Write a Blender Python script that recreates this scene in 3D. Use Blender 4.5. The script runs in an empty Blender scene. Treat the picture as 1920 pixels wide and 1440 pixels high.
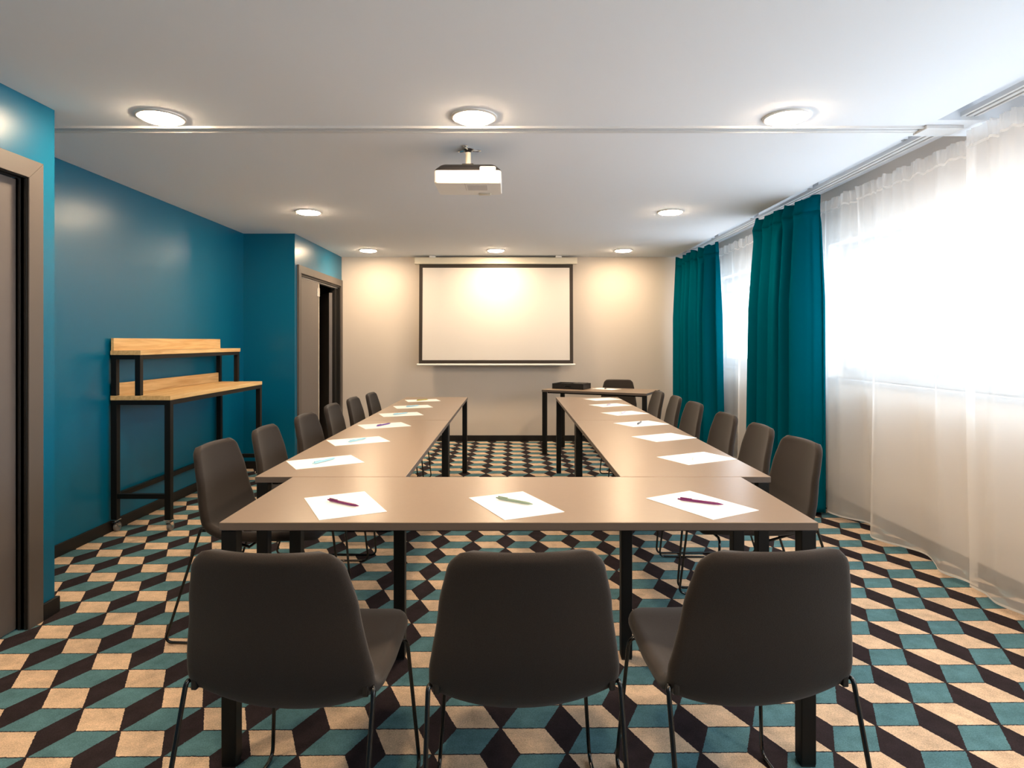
import bpy, bmesh, math, random
from mathutils import Vector, Matrix
R = math.radians
PI = math.pi
scene = bpy.context.scene
COL = scene.collection
random.seed(7)

# ------------------------------------------------------------------ materials
def new_mat(name):
    m = bpy.data.materials.new(name)
    m.use_nodes = True
    nt = m.node_tree
    b = nt.nodes['Principled BSDF']
    return m, nt, b

def srgb(r, g, b):
    def c(v):
        v /= 255.0
        return v / 12.92 if v <= 0.04045 else ((v + 0.055) / 1.055) ** 2.4
    return (c(r), c(g), c(b), 1.0)

def simple(name, col, rough=0.5, metal=0.0, spec=0.5, bump=0.0, bscale=200.0, var=0.0, vscale=8.0, sheen=0.0):
    m, nt, b = new_mat(name)
    b.inputs['Base Color'].default_value = col
    b.inputs['Roughness'].default_value = rough
    b.inputs['Metallic'].default_value = metal
    b.inputs['Specular IOR Level'].default_value = spec
    if sheen:
        b.inputs['Sheen Weight'].default_value = sheen
        b.inputs['Sheen Roughness'].default_value = 0.5
    if bump or var:
        tc = nt.nodes.new('ShaderNodeTexCoord')
    if bump:
        n = nt.nodes.new('ShaderNodeTexNoise'); n.inputs['Scale'].default_value = bscale
        n.inputs['Detail'].default_value = 3
        nt.links.new(tc.outputs['Object'], n.inputs['Vector'])
        bp = nt.nodes.new('ShaderNodeBump'); bp.inputs['Strength'].default_value = bump
        bp.inputs['Distance'].default_value = 0.002
        nt.links.new(n.outputs['Fac'], bp.inputs['Height'])
        nt.links.new(bp.outputs['Normal'], b.inputs['Normal'])
    if var:
        n2 = nt.nodes.new('ShaderNodeTexNoise'); n2.inputs['Scale'].default_value = vscale
        n2.inputs['Detail'].default_value = 5
        nt.links.new(tc.outputs['Object'], n2.inputs['Vector'])
        mx = nt.nodes.new('ShaderNodeMix'); mx.data_type = 'RGBA'
        lo = tuple(c * (1 - var) for c in col[:3]) + (1,)
        hi = tuple(min(1, c * (1 + var)) for c in col[:3]) + (1,)
        mx.inputs[6].default_value = lo; mx.inputs[7].default_value = hi
        nt.links.new(n2.outputs['Fac'], mx.inputs[0])
        nt.links.new(mx.outputs[2], b.inputs['Base Color'])
    return m

class NX:
    """tiny helper to write math node expressions"""
    def __init__(s, nt): s.nt = nt
    def op(s, o, a, b=None, c=None):
        n = s.nt.nodes.new('ShaderNodeMath'); n.operation = o
        for i, v in enumerate((a, b, c)):
            if v is None: continue
            if isinstance(v, (int, float)): n.inputs[i].default_value = v
            else: s.nt.links.new(v, n.inputs[i])
        return n.outputs[0]

def carpet_material():
    m, nt, b = new_mat('carpet_blocks')
    x = NX(nt)
    geo = nt.nodes.new('ShaderNodeNewGeometry')
    wob = nt.nodes.new('ShaderNodeTexNoise'); wob.inputs['Scale'].default_value = 120
    nt.links.new(geo.outputs['Position'], wob.inputs['Vector'])
    sep = nt.nodes.new('ShaderNodeSeparateXYZ')
    nt.links.new(geo.outputs['Position'], sep.inputs[0])
    sw = nt.nodes.new('ShaderNodeSeparateColor'); nt.links.new(wob.outputs['Color'], sw.inputs[0])
    wx = x.op('MULTIPLY', x.op('SUBTRACT', sw.outputs[0], 0.5), 0.006)
    wy = x.op('MULTIPLY', x.op('SUBTRACT', sw.outputs[1], 0.5), 0.006)
    X = x.op('ADD', sep.outputs[0], wx); Y = x.op('ADD', x.op('SUBTRACT', sep.outputs[1], x.op('MULTIPLY', sep.outputs[0], 0.0107)), wy)
    HP, HW, H = 0.209, 0.0605, 0.1272
    t = x.op('DIVIDE', x.op('ADD', X, 0.034), HP)
    k = x.op('FLOOR', t)
    fx = x.op('MULTIPLY', x.op('SUBTRACT', t, k), HP)          # metres from left column
    fr = x.op('SUBTRACT', HP, fx)
    v = x.op('DIVIDE', x.op('SUBTRACT', Y, 2.038 + H), H)
    vv = x.op('SUBTRACT', v, k)
    dl = x.op('PINGPONG', vv, 1.0)
    lw = x.op('MULTIPLY', x.op('SUBTRACT', 1.0, dl), HW)
    rw = x.op('MULTIPLY', dl, HW)
    dark = x.op('MAXIMUM', x.op('LESS_THAN', fx, x.op('ADD', lw, 0.0035)), x.op('LESS_THAN', fr, x.op('ADD', rw, 0.0035)))
    frac = x.op('FRACT', vv)
    near = x.op('MINIMUM', frac, x.op('SUBTRACT', 1.0, frac))
    line = x.op('LESS_THAN', near, 0.018)
    dark = x.op('MAXIMUM', dark, line)
    band = x.op('MODULO', x.op('ADD', x.op('FLOOR', vv), 2000.0), 2.0)   # 0 cream, 1 teal
    cream, teal, darkc = srgb(212, 184, 156), srgb(84, 122, 130), srgb(46, 38, 41)
    m1 = nt.nodes.new('ShaderNodeMix'); m1.data_type = 'RGBA'
    m1.inputs[6].default_value = cream; m1.inputs[7].default_value = teal
    nt.links.new(band, m1.inputs[0])
    m2 = nt.nodes.new('ShaderNodeMix'); m2.data_type = 'RGBA'
    nt.links.new(dark, m2.inputs[0]); nt.links.new(m1.outputs[2], m2.inputs[6])
    m2.inputs[7].default_value = darkc
    # worn, brushed pile variation
    n = nt.nodes.new('ShaderNodeTexNoise'); n.inputs['Scale'].default_value = 14; n.inputs['Detail'].default_value = 8
    n.inputs['Roughness'].default_value = 0.7
    nt.links.new(geo.outputs['Position'], n.inputs['Vector'])
    mr = nt.nodes.new('ShaderNodeMapRange'); mr.inputs[1].default_value = 0.25; mr.inputs[2].default_value = 0.75
    mr.inputs[3].default_value = 0.66; mr.inputs[4].default_value = 1.3
    pile = nt.nodes.new('ShaderNodeTexNoise'); pile.inputs['Scale'].default_value = 230; pile.inputs['Detail'].default_value = 4
    nt.links.new(geo.outputs['Position'], pile.inputs['Vector'])
    nt.links.new(x.op('ADD', n.outputs['Fac'], x.op('MULTIPLY', x.op('SUBTRACT', pile.outputs['Fac'], 0.5), 0.9)), mr.inputs[0])
    m3 = nt.nodes.new('ShaderNodeMix'); m3.data_type = 'RGBA'; m3.blend_type = 'MULTIPLY'
    m3.inputs[0].default_value = 1.0
    nt.links.new(m2.outputs[2], m3.inputs[6]); nt.links.new(mr.outputs[0], m3.inputs[7])
    nt.links.new(m3.outputs[2], b.inputs['Base Color'])
    b.inputs['Roughness'].default_value = 0.95
    b.inputs['Specular IOR Level'].default_value = 0.1
    fib = nt.nodes.new('ShaderNodeTexNoise'); fib.inputs['Scale'].default_value = 420
    nt.links.new(geo.outputs['Position'], fib.inputs['Vector'])
    bp = nt.nodes.new('ShaderNodeBump'); bp.inputs['Strength'].default_value = 0.5; bp.inputs['Distance'].default_value = 0.004
    nt.links.new(fib.outputs['Fac'], bp.inputs['Height']); nt.links.new(bp.outputs['Normal'], b.inputs['Normal'])
    return m

def wood_material():
    m, nt, b = new_mat('light_oak')
    tc = nt.nodes.new('ShaderNodeTexCoord')
    mp = nt.nodes.new('ShaderNodeMapping'); mp.inputs['Scale'].default_value = (14, 0.9, 14)
    nt.links.new(tc.outputs['Object'], mp.inputs['Vector'])
    n = nt.nodes.new('ShaderNodeTexNoise'); n.inputs['Scale'].default_value = 3.0; n.inputs['Detail'].default_value = 8
    n.inputs['Distortion'].default_value = 0.6
    nt.links.new(mp.outputs[0], n.inputs['Vector'])
    r = nt.nodes.new('ShaderNodeValToRGB')
    r.color_ramp.elements[0].position = 0.3; r.color_ramp.elements[0].color = srgb(200, 156, 100)
    r.color_ramp.elements[1].position = 0.65; r.color_ramp.elements[1].color = srgb(232, 196, 138)
    nt.links.new(n.outputs['Fac'], r.inputs[0]); nt.links.new(r.outputs[0], b.inputs['Base Color'])
    b.inputs['Roughness'].default_value = 0.5
    return m

def fabric_material(name, col, scale=900, rough=0.85, sheen=0.3):
    m, nt, b = new_mat(name)
    tc = nt.nodes.new('ShaderNodeTexCoord')
    w = nt.nodes.new('ShaderNodeTexNoise'); w.inputs['Scale'].default_value = scale
    nt.links.new(tc.outputs['Object'], w.inputs['Vector'])
    mx = nt.nodes.new('ShaderNodeMix'); mx.data_type = 'RGBA'
    mx.inputs[6].default_value = tuple(c * 0.5 for c in col[:3]) + (1,)
    mx.inputs[7].default_value = tuple(c * 1.5 for c in col[:3]) + (1,)
    nt.links.new(w.outputs['Fac'], mx.inputs[0]); nt.links.new(mx.outputs[2], b.inputs['Base Color'])
    b.inputs['Roughness'].default_value = rough
    b.inputs['Sheen Weight'].default_value = sheen
    b.inputs['Specular IOR Level'].default_value = 0.3
    bp = nt.nodes.new('ShaderNodeBump'); bp.inputs['Strength'].default_value = 0.4; bp.inputs['Distance'].default_value = 0.0012
    nt.links.new(w.outputs['Fac'], bp.inputs['Height']); nt.links.new(bp.outputs['Normal'], b.inputs['Normal'])
    return m

def cloth_material(name, col, transp, transl, tcol):
    """woven curtain: part see-through gaps, part translucent, part matte"""
    m = bpy.data.materials.new(name); m.use_nodes = True
    nt = m.node_tree; nt.nodes.clear()
    out = nt.nodes.new('ShaderNodeOutputMaterial')
    d = nt.nodes.new('ShaderNodeBsdfDiffuse'); d.inputs[0].default_value = col
    tl = nt.nodes.new('ShaderNodeBsdfTranslucent'); tl.inputs[0].default_value = tcol
    tp = nt.nodes.new('ShaderNodeBsdfTransparent')
    a = nt.nodes.new('ShaderNodeMixShader'); a.inputs[0].default_value = transl
    nt.links.new(d.outputs[0], a.inputs[1]); nt.links.new(tl.outputs[0], a.inputs[2])
    if transp:
        c = nt.nodes.new('ShaderNodeMixShader'); c.inputs[0].default_value = transp
        nt.links.new(a.outputs[0], c.inputs[1]); nt.links.new(tp.outputs[0], c.inputs[2])
        nt.links.new(c.outputs[0], out.inputs[0])
    else:
        nt.links.new(a.outputs[0], out.inputs[0])
    return m

def emit_material(name, col, strength):
    m = bpy.data.materials.new(name); m.use_nodes = True
    nt = m.node_tree; nt.nodes.clear()
    out = nt.nodes.new('ShaderNodeOutputMaterial')
    e = nt.nodes.new('ShaderNodeEmission'); e.inputs[0].default_value = col; e.inputs[1].default_value = strength
    nt.links.new(e.outputs[0], out.inputs[0])
    return m

LAMP = 200.0
M = {
    'carpet': carpet_material(),
    'ceiling': simple('ceiling_paint', srgb(242, 246, 252), 0.9, bump=0.05, bscale=300),
    'white_wall': simple('white_wall_paint', srgb(210, 200, 190), 0.8, bump=0.08, bscale=180),
    'teal_wall': simple('teal_wall_paint', srgb(0, 97, 129), 0.30, spec=0.40, bump=0.12, bscale=260),
    'black_trim': simple('black_trim', srgb(26, 24, 23), 0.5, spec=0.35),
    'casing': simple('taupe_casing', srgb(88, 80, 75), 0.5, var=0.04),
    'door_leaf': simple('taupe_door_leaf', srgb(100, 93, 90), 0.45, var=0.04, vscale=30),
    'door_edge': simple('pale_door_edge', srgb(200, 190, 175), 0.5),
    'dark_inside': simple('dark_closet_paint', srgb(70, 64, 60), 0.8),
    'table': simple('taupe_laminate', srgb(145, 124, 105), 0.30, spec=0.5, var=0.05, vscale=60),
    'table_edge': simple('taupe_edge_band', srgb(96, 84, 76), 0.5),
    'black_metal': simple('black_powder_coat', srgb(13, 12, 11), 0.5, spec=0.3),
    'gloss_black': simple('gloss_black_rod', srgb(20, 18, 17), 0.2, spec=0.7),
    'black_plastic': simple('black_plastic', srgb(26, 24, 24), 0.4),
    'chair': fabric_material('charcoal_upholstery', srgb(42, 34, 29), scale=480, sheen=0.12),
    'oak': wood_material(),
    'chrome': simple('chrome', (0.75, 0.75, 0.75, 1), 0.18, metal=1.0),
    'grey_rubber': simple('grey_wheel', srgb(120, 118, 116), 0.5),
    'sheer': cloth_material('white_voile', (0.93, 0.91, 0.89, 1), 0.46, 0.42, (0.95, 0.95, 0.95, 1)),
    'hem': cloth_material('white_voile_hem', (0.9, 0.88, 0.85, 1), 0.05, 0.30, (0.9, 0.9, 0.9, 1)),
    'drape': cloth_material('teal_drape_cloth', srgb(0, 86, 102), 0.0, 0.12, srgb(0, 135, 175)),
    'rail': simple('white_rail', srgb(225, 225, 225), 0.35),
    'grey_rail': simple('aluminium_rail', srgb(190, 190, 192), 0.3, metal=0.6),
    'frame_backlit': simple('window_frame_backlit_grey', srgb(120, 125, 132), 0.4),  # backlit silhouette of frame and sill put into the colour as darker grey
    'paper': simple('white_paper', srgb(245, 243, 242), 0.85),
    'screen': simple('projection_white', srgb(226, 220, 214), 0.55, spec=0.3),
    'screen_border': simple('screen_black_border', srgb(50, 40, 32), 0.6),
    'white_plastic': simple('white_plastic', srgb(240, 238, 234), 0.35),
    'cream_plastic': simple('cream_plastic', srgb(222, 214, 196), 0.45),
    'grey_print': simple('grey_print', srgb(216, 212, 208), 0.6),
    'lamp': emit_material('lamp_diffuser', (1.0, 0.75, 0.49, 1), LAMP),
    'lamp_ring': simple('lamp_ring_white', srgb(240, 236, 230), 0.4),
    'pen_purple': simple('pen_purple', srgb(112, 28, 92), 0.3),
    'pen_violet': simple('pen_violet', srgb(96, 62, 140), 0.3),
    'pen_green': simple('pen_grey_green', srgb(140, 160, 142), 0.35),
    'pen_blue': simple('pen_pale_blue', srgb(150, 198, 215), 0.35),
    'pen_white': simple('pen_white', srgb(214, 218, 220), 0.35),
    'pen_dark': simple('pen_dark_grey', srgb(70, 68, 78), 0.35),
    'pen_yellow': simple('pen_olive', srgb(170, 160, 70), 0.35),
    'pen_lilac': simple('pen_lilac', srgb(206, 200, 222), 0.35),
    'print_white': simple('print_white', srgb(235, 225, 232), 0.5),
}
def glass_material():
    m = bpy.data.materials.new('window_glass'); m.use_nodes = True
    nt = m.node_tree; nt.nodes.clear()
    out = nt.nodes.new('ShaderNodeOutputMaterial')
    tp = nt.nodes.new('ShaderNodeBsdfTransparent'); gl = nt.nodes.new('ShaderNodeBsdfGlossy')
    gl.inputs['Roughness'].default_value = 0.02
    mx = nt.nodes.new('ShaderNodeMixShader'); mx.inputs[0].default_value = 0.06
    nt.links.new(tp.outputs[0], mx.inputs[1]); nt.links.new(gl.outputs[0], mx.inputs[2])
    nt.links.new(mx.outputs[0], out.inputs[0])
    return m
M['glass'] = glass_material()

# ------------------------------------------------------------------ mesh helpers
class MB:
    """collects shapes and links them as ONE mesh object"""
    def __init__(s): s.bm = bmesh.new(); s.mi = 0
    def _mat(s, faces):
        for f in faces: f.material_index = s.mi
    def box(s, lo, hi, bev=0.0, seg=2, rot=None, piv=None):
        lo = Vector(lo); hi = Vector(hi); c = (lo + hi) / 2; d = hi - lo
        r = bmesh.ops.create_cube(s.bm, size=1.0)
        vs = r['verts']
        bmesh.ops.scale(s.bm, vec=d, verts=vs)
        bmesh.ops.translate(s.bm, vec=c, verts=vs)
        faces = list({f for v in vs for f in v.link_faces})
        if bev > 0:
            es = list({e for v in vs for e in v.link_edges})
            rr = bmesh.ops.bevel(s.bm, geom=es, offset=bev, segments=seg, affect='EDGES', profile=0.5)
            faces = list({f for v in rr['verts'] for f in v.link_faces})
            vs = list({v for f in faces for v in f.verts})
        s._mat(faces)
        if rot is not None:
            bmesh.ops.rotate(s.bm, cent=Vector(piv) if piv else c, matrix=rot, verts=vs)
        return vs
    def tube(s, pts, rad, seg=10, closed=False):
        pts = [Vector(p) for p in pts]; n = len(pts)
        rings = []; prev = None
        for i, p in enumerate(pts):
            if i == 0: t = pts[1] - pts[0]
            elif i == n - 1: t = pts[-1] - pts[-2]
            else: t = (pts[i + 1] - p).normalized() + (p - pts[i - 1]).normalized()
            t.normalize()
            if prev is None:
                up = Vector((0, 0, 1)) if abs(t.z) < 0.9 else Vector((1, 0, 0))
                a = t.cross(up).normalized()
            else:
                a = (prev - t * prev.dot(t)).normalized()
            prev = a; b = t.cross(a)
            rr = rad[i] if isinstance(rad, (list, tuple)) else rad
            rings.append([s.bm.verts.new(p + (a * math.cos(2 * PI * j / seg) + b * math.sin(2 * PI * j / seg)) * rr) for j in range(seg)])
        fs = []
        for i in range(n - 1):
            for j in range(seg):
                fs.append(s.bm.faces.new((rings[i][j], rings[i][(j + 1) % seg], rings[i + 1][(j + 1) % seg], rings[i + 1][j])))
        fs.append(s.bm.faces.new(rings[0])); fs.append(s.bm.faces.new(list(reversed(rings[-1]))))
        s._mat(fs)
    def lathe(s, prof, axis='z', org=(0, 0, 0), seg=28):
        org = Vector(org); rings = []
        for (r, h) in prof:
            ring = []
            for j in range(seg):
                a = 2 * PI * j / seg
                u, w = r * math.cos(a), r * math.sin(a)
                p = {'z': (u, w, h), 'x': (h, u, w), 'y': (u, h, w)}[axis]
                ring.append(s.bm.verts.new(org + Vector(p)))
            rings.append(ring)
        fs = []
        for i in range(len(rings) - 1):
            for j in range(seg):
                fs.append(s.bm.faces.new((rings[i][j], rings[i][(j + 1) % seg], rings[i + 1][(j + 1) % seg], rings[i + 1][j])))
        fs.append(s.bm.faces.new(rings[0])); fs.append(s.bm.faces.new(rings[-1]))
        s._mat(fs)
    def prism(s, poly, h0, h1, axis='z'):
        def P(a, b, h): return {'z': (a, b, h), 'y': (a, h, b), 'x': (h, a, b)}[axis]
        lo = [s.bm.verts.new(P(a, b, h0)) for a, b in poly]
        hi = [s.bm.verts.new(P(a, b, h1)) for a, b in poly]
        n = len(poly)
        fs = [s.bm.faces.new(lo), s.bm.faces.new(hi)]
        for i in range(n): fs.append(s.bm.faces.new((lo[i], lo[(i + 1) % n], hi[(i + 1) % n], hi[i])))
        s._mat(fs)
    def build(s, name, mats, parent=None, smooth=None):
        bmesh.ops.recalc_face_normals(s.bm, faces=s.bm.faces)
        me = bpy.data.meshes.new(name); s.bm.to_mesh(me); s.bm.free()
        for m in (mats if isinstance(mats, (list, tuple)) else [mats]): me.materials.append(m)
        o = bpy.data.objects.new(name, me); COL.objects.link(o)
        if parent is not None: o.parent = parent
        if smooth is not None:
            me.shade_smooth()
            me.set_sharp_from_angle(angle=R(smooth))
        return o

def tag(o, label, cat, group=None):
    o['label'] = label; o['category'] = cat
    if group: o['group'] = group
    return o
def thing(name, label, cat, loc=(0, 0, 0), rz=0.0, group=None):
    o = bpy.data.objects.new(name, None); COL.objects.link(o)
    o.empty_display_size = 0.1
    o.location = loc; o.rotation_euler = (0, 0, rz)
    return tag(o, label, cat, group)
def structure(o, label=None):
    o['kind'] = 'structure'
    if label: o['label'] = label; 
    return o
def copy_thing(src, loc, rz, label, group=None):
    c = src.copy(); COL.objects.link(c)
    c.location = loc; c.rotation_euler = (0, 0, rz); c['label'] = label
    if group: c['group'] = group
    for ch in src.children:
        d = ch.copy(); COL.objects.link(d); d.parent = c
        for g in ch.children:
            e = g.copy(); COL.objects.link(e); e.parent = d
    return c

def fillet(pts, rad, n=6):
    pts = [Vector(p) for p in pts]; out = [pts[0]]
    for i in range(1, len(pts) - 1):
        a, b, c = pts[i - 1], pts[i], pts[i + 1]
        r = rad[i] if isinstance(rad, (list, tuple)) else rad
        u = (a - b); v = (c - b)
        d = min(r, u.length * 0.48, v.length * 0.48)
        p0 = b + u.normalized() * d; p2 = b + v.normalized() * d
        for k in range(n + 1):
            t = k / n
            out.append(p0 * (1 - t) ** 2 + b * 2 * t * (1 - t) + p2 * t * t)
    out.append(pts[-1]); return out

# ------------------------------------------------------------------ room dimensions (metres)
ZC = 2.38            # ceiling
YB = 7.94            # back wall
YF = -2.6            # wall behind
XL = -2.71           # alcove wall
XD = -2.19           # wall with the closet door
XN = -2.163          # wall with the near door
YA = 6.22            # end of alcove
YN = 2.909           # corner of near block
XW = 2.56            # window wall inner face
XE = 2.11            # ceiling edge at the curtain recess
ZR = 2.50            # top of the curtain recess

mb = MB(); mb.box((-3.9, YF - 0.2, -0.12), (XW + 0.3, 9.2, 0.0))
structure(mb.build('floor', M['carpet']), 'carpet with cream, teal and black tumbling-block pattern')

# ceiling: slab plus the dropped plane edge, bridge piece and recess lid
mb = MB()
mb.box((-2.95, YF, ZC), (XE, YB + 0.1, ZC + 0.16))
mb.box((XE, 3.035, ZC), (XW, 3.275, ZC + 0.16))
mb.box((XE, YF, ZR), (XW + 0.25, YB + 0.1, ZR + 0.1))
structure(mb.build('ceiling', M['ceiling']), 'smooth white ceiling with a recess along the windows')

mb = MB()
mb.box((XL, 3.118, ZC - 0.012), (2.24, 3.128, ZC))
mb.box((XL, 3.182, ZC - 0.012), (2.24, 3.192, ZC))
mb.box((XL, 3.128, ZC - 0.005), (2.24, 3.148, ZC))
mb.box((XL, 3.160, ZC - 0.009), (2.24, 3.182, ZC))
mb.box((2.10, 3.10, ZC - 0.02), (2.29, 3.21, ZC), 0.004)
structure(mb.build('trim_1', M['rail']), 'slim white partition track crossing the ceiling')

# walls
mb = MB(); mb.box((XL - 0.12, YN - 0.1, 0), (XL, YA, ZC))
structure(mb.build('wall_left', M['teal_wall']), 'teal wall of the alcove behind the tall oak table')
mb = MB(); mb.box((XL - 0.12, YA, 0), (XD, YA + 0.10, ZC))
structure(mb.build('wall_alcove', M['teal_wall']), 'dark teal end wall of the alcove')

# near block with door opening:  opening y 1.75..2.757, z..2.02
OY0, OY1, OZ = 1.78, 2.734, 2.015
mb = MB()
mb.box((XN - 0.14, OY1, 0), (XN, YN, ZC)); mb.box((XN - 0.14, OY0, OZ), (XN, OY1, ZC)); mb.box((XN - 0.14, YF, 0), (XN, OY0, ZC))
mb.box((XL - 0.12, YN - 0.1, 0), (XN - 0.14, YN, ZC))
structure(mb.build('wall_near_left', M['teal_wall']), 'teal wall around the door nearest the viewer')

# wall with closet opening y 6.36..7.88
CY0, CY1, CZ = 6.365, 7.86, 1.995
mb = MB()
mb.box((XD - 0.10, YA + 0.1, 0), (XD, CY0, ZC)); mb.box((XD - 0.10, CY0, CZ), (XD, CY1, ZC)); mb.box((XD - 0.10, CY1, 0), (XD, YB, ZC))
structure(mb.build('wall_far_left', M['teal_wall']), 'teal wall above the closet door')
mb = MB()
mb.box((-3.75, YA + 0.10, 0), (-3.65, 9.05, ZC)); mb.box((-3.65, 8.95, 0), (XD - 0.1, 9.05, ZC))
mb.box((XD - 0.10, YB + 0.12, 0), (XD, 9.05, ZC)); mb.box((-3.75, YA + 0.1, ZC), (XD, 9.05, ZC + 0.1)); mb.box((-3.65, YA + 0.10, 0), (XL - 0.12, YA + 0.2, ZC))
structure(mb.build('wall_closet', M['dark_inside']), 'dark inside of the closet')
mb = MB(); mb.box((XD - 0.1, YB, 0), (XW + 0.28, YB + 0.12, ZR + 0.1))
structure(mb.build('wall_back', M['white_wall']), 'off-white wall behind the projection screen')
mb = MB(); mb.box((XN - 0.14, YF - 0.1, 0), (XW + 0.25, YF, ZR))
structure(mb.build('wall_front', M['teal_wall']), 'teal wall at the near end of the room')

# window wall
WZ0, WZ1 = 1.0, 2.06
WIN = [(-1.6, 4.95), (5.30, 7.68)]
mb = MB()
XO = XW + 0.26
ys = [YF, WIN[0][0], WIN[0][1], WIN[1][0], WIN[1][1], YB]
mb.box((XW, YF, 0), (XO, YB, WZ0)); mb.box((XW, YF, WZ1), (XO, YB, ZR))
mb.box((XW, ys[0], WZ0), (XO, ys[1], WZ1)); mb.box((XW, ys[2], WZ0), (XO, ys[3], WZ1)); mb.box((XW, ys[4], WZ0), (XO, ys[5], WZ1))
structure(mb.build('wall_right', M['white_wall']), 'white window wall behind the sheer curtains')
for i, (a, b) in enumerate(WIN):
    fr = MB(); x0, x1 = XW + 0.12, XW + 0.19; w = 0.055
    fr.box((x0, a, WZ0), (x1, b, WZ0 + 0.085)); fr.box((x0, a, WZ1 - w), (x1, b, WZ1))
    n = max(2, round((b - a) / 1.15)); st = (b - a) / n
    for k in range(n + 1):
        yc = min(max(a + k * st, a + w / 2), b - w / 2)
        fr.box((x0, yc - w / 2, WZ0 + w), (x1, yc + w / 2, WZ1 - w))
    for k in range(n):
        fr.box((x0 + 0.01, a + k * st + w / 2, 1.87), (x1 - 0.01, a + (k + 1) * st - w / 2, 1.91))
    wo = structure(fr.build('window_%d' % (i + 1), M['frame_backlit']), 'window with backlit-grey frame behind the sheer curtain, ' + ('nearest the viewer' if i == 0 else 'between the two teal drapes'))
    g = MB(); g.box((XW + 0.15, a + 0.02, WZ0 + 0.02), (XW + 0.155, b - 0.02, WZ1 - 0.02))
    g.build('pane', M['glass'], wo)
    sl = MB(); sl.box((XW - 0.03, a - 0.04, WZ0 - 0.03), (XW + 0.12, b + 0.04, WZ0), 0.004)
    sl.build('window_sill', M['frame_backlit'], wo)

# baseboards
def base(name, boxes):
    mb = MB()
    for lo, hi in boxes: mb.box(lo, hi, 0.003)
    structure(mb.build(name, M['black_trim']), 'black baseboard')
BH = 0.075
base('baseboard_left', [((XL, YN, 0), (XL + 0.014, YA, BH))])
base('baseboard_alcove', [((XL + 0.014, YA - 0.014, 0), (XD + 0.014, YA, BH)), ((XD, YA, 0), (XD + 0.014, CY0 - 0.09, BH))])
base('baseboard_near_left', [((XN, OY1 + 0.085, 0), (XN + 0.016, YN + 0.016, BH)), ((XL + 0.014, YN, 0), (XN, YN + 0.016, BH)), ((XN, YF, 0), (XN + 0.016, OY0 - 0.085, BH))])
base('baseboard_back', [((XD + 0.02, YB - 0.014, 0), (XW, YB, BH))])
base('baseboard_right', [((XW - 0.014, YF, 0), (XW, YB - 0.014, BH))])

# near door
t = 0.018; cw = 0.084
def casing(y0, y1, z, w, x, th, wl=None):
    wr = wl if wl else w                       # far-side width
    mb = MB()
    mb.prism([(y1, 0), (y1 + wr, 0), (y1 + wr, z + w), (y1, z)], x, x + th, 'x')
    mb.prism([(y0, 0), (y0, z), (y0 - w, z + w), (y0 - w, 0)], x, x + th, 'x')
    mb.prism([(y0, z), (y1, z), (y1 + wr, z + w), (y0 - w, z + w)], x, x + th, 'x')
    es = [e for e in mb.bm.edges if all(abs(v.co.x - x - th) < 1e-6 for v in e.verts)]
    bmesh.ops.bevel(mb.bm, geom=es, offset=0.0015, segments=1, affect='EDGES')
    return mb
d1 = structure(casing(OY0, OY1, OZ, cw, XN, t).build('door_1', M['casing']), 'taupe door in a black-lined frame at the left edge')
jb = MB()
for lo, hi in [((XN - 0.14, OY1, 0), (XN + 0.012, OY1 + 0.01, OZ)), ((XN - 0.14, OY0 - 0.01, 0), (XN + 0.012, OY0, OZ)), ((XN - 0.14, OY0, OZ), (XN + 0.012, OY1, OZ + 0.01)),
               ((XN - 0.030, OY1 - 0.006, 0), (XN - 0.018, OY1, OZ)), ((XN - 0.004, OY1 - 0.004, 0), (XN + 0.008, OY1, OZ)),
               ((XN - 0.030, OY0, OZ - 0.006), (XN - 0.018, OY1, OZ)), ((XN - 0.004, OY0, OZ - 0.004), (XN + 0.008, OY1, OZ))]:
    jb.box(lo, hi, 0.001, 1)
jb.build('door_frame', M['black_trim'], d1)
lf = MB(); lf.box((XN - 0.080, OY0 + 0.004, 0.006), (XN - 0.038, OY1 - 0.004, OZ - 0.008), 0.002)
lf.build('door_leaf', M['door_leaf'], d1)

# closet door: fixed leaf + leaf opened inwards, taupe casing
d2 = structure(casing(CY0, CY1, CZ, 0.08, XD, 0.02, 0.062).build('door_2', M['casing']), 'half open closet door beside the projection screen wall')
jb = MB()
jb.box((XD - 0.1, CY1 - 0.022, 0), (XD + 0.004, CY1, CZ)); jb.box((XD - 0.1, CY0, CZ - 0.022), (XD + 0.004, CY1, CZ)); jb.box((XD - 0.1, CY0, 0), (XD + 0.004, CY0 + 0.016, CZ))
jb.box((XD - 0.085, CY1 - 0.12, 0), (XD - 0.03, CY1 - 0.022, CZ - 0.022))
jb.build('door_frame', M['black_trim'], d2)
lf = MB(); lf.box((XD - 0.055, CY0 + 0.018, 0.008), (XD - 0.015, 7.03, CZ - 0.04), 0.002)
l1 = lf.build('door_leaf', M['door_leaf'], d2)
ed = MB(); ed.box((XD - 0.056, 7.03, 0.008), (XD - 0.010, 7.048, CZ - 0.04), 0.002); ed.build('edge_strip', M['door_edge'], l1)
hg = MB(); hg.box((XD - 0.02, 6.98, 1.80), (XD - 0.004, 7.05, 1.90), 0.003); hg.build('hinge', M['chrome'], l1)
lf = MB(); lf.box((-0.72, -0.02, 0.008), (0, 0.02, 1.895), 0.002)
l2 = lf.build('door_leaf', M['door_leaf'], d2); l2.location = (XD - 0.06, 7.66, 0); l2.rotation_euler = (0, 0, R(-60))
tr = MB(); tr.box((XD - 0.07, CY0 + 0.02, CZ - 0.036), (XD - 0.02, CY1 - 0.025, CZ - 0.022)); tr.build('track', M['grey_rail'], d2)

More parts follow.
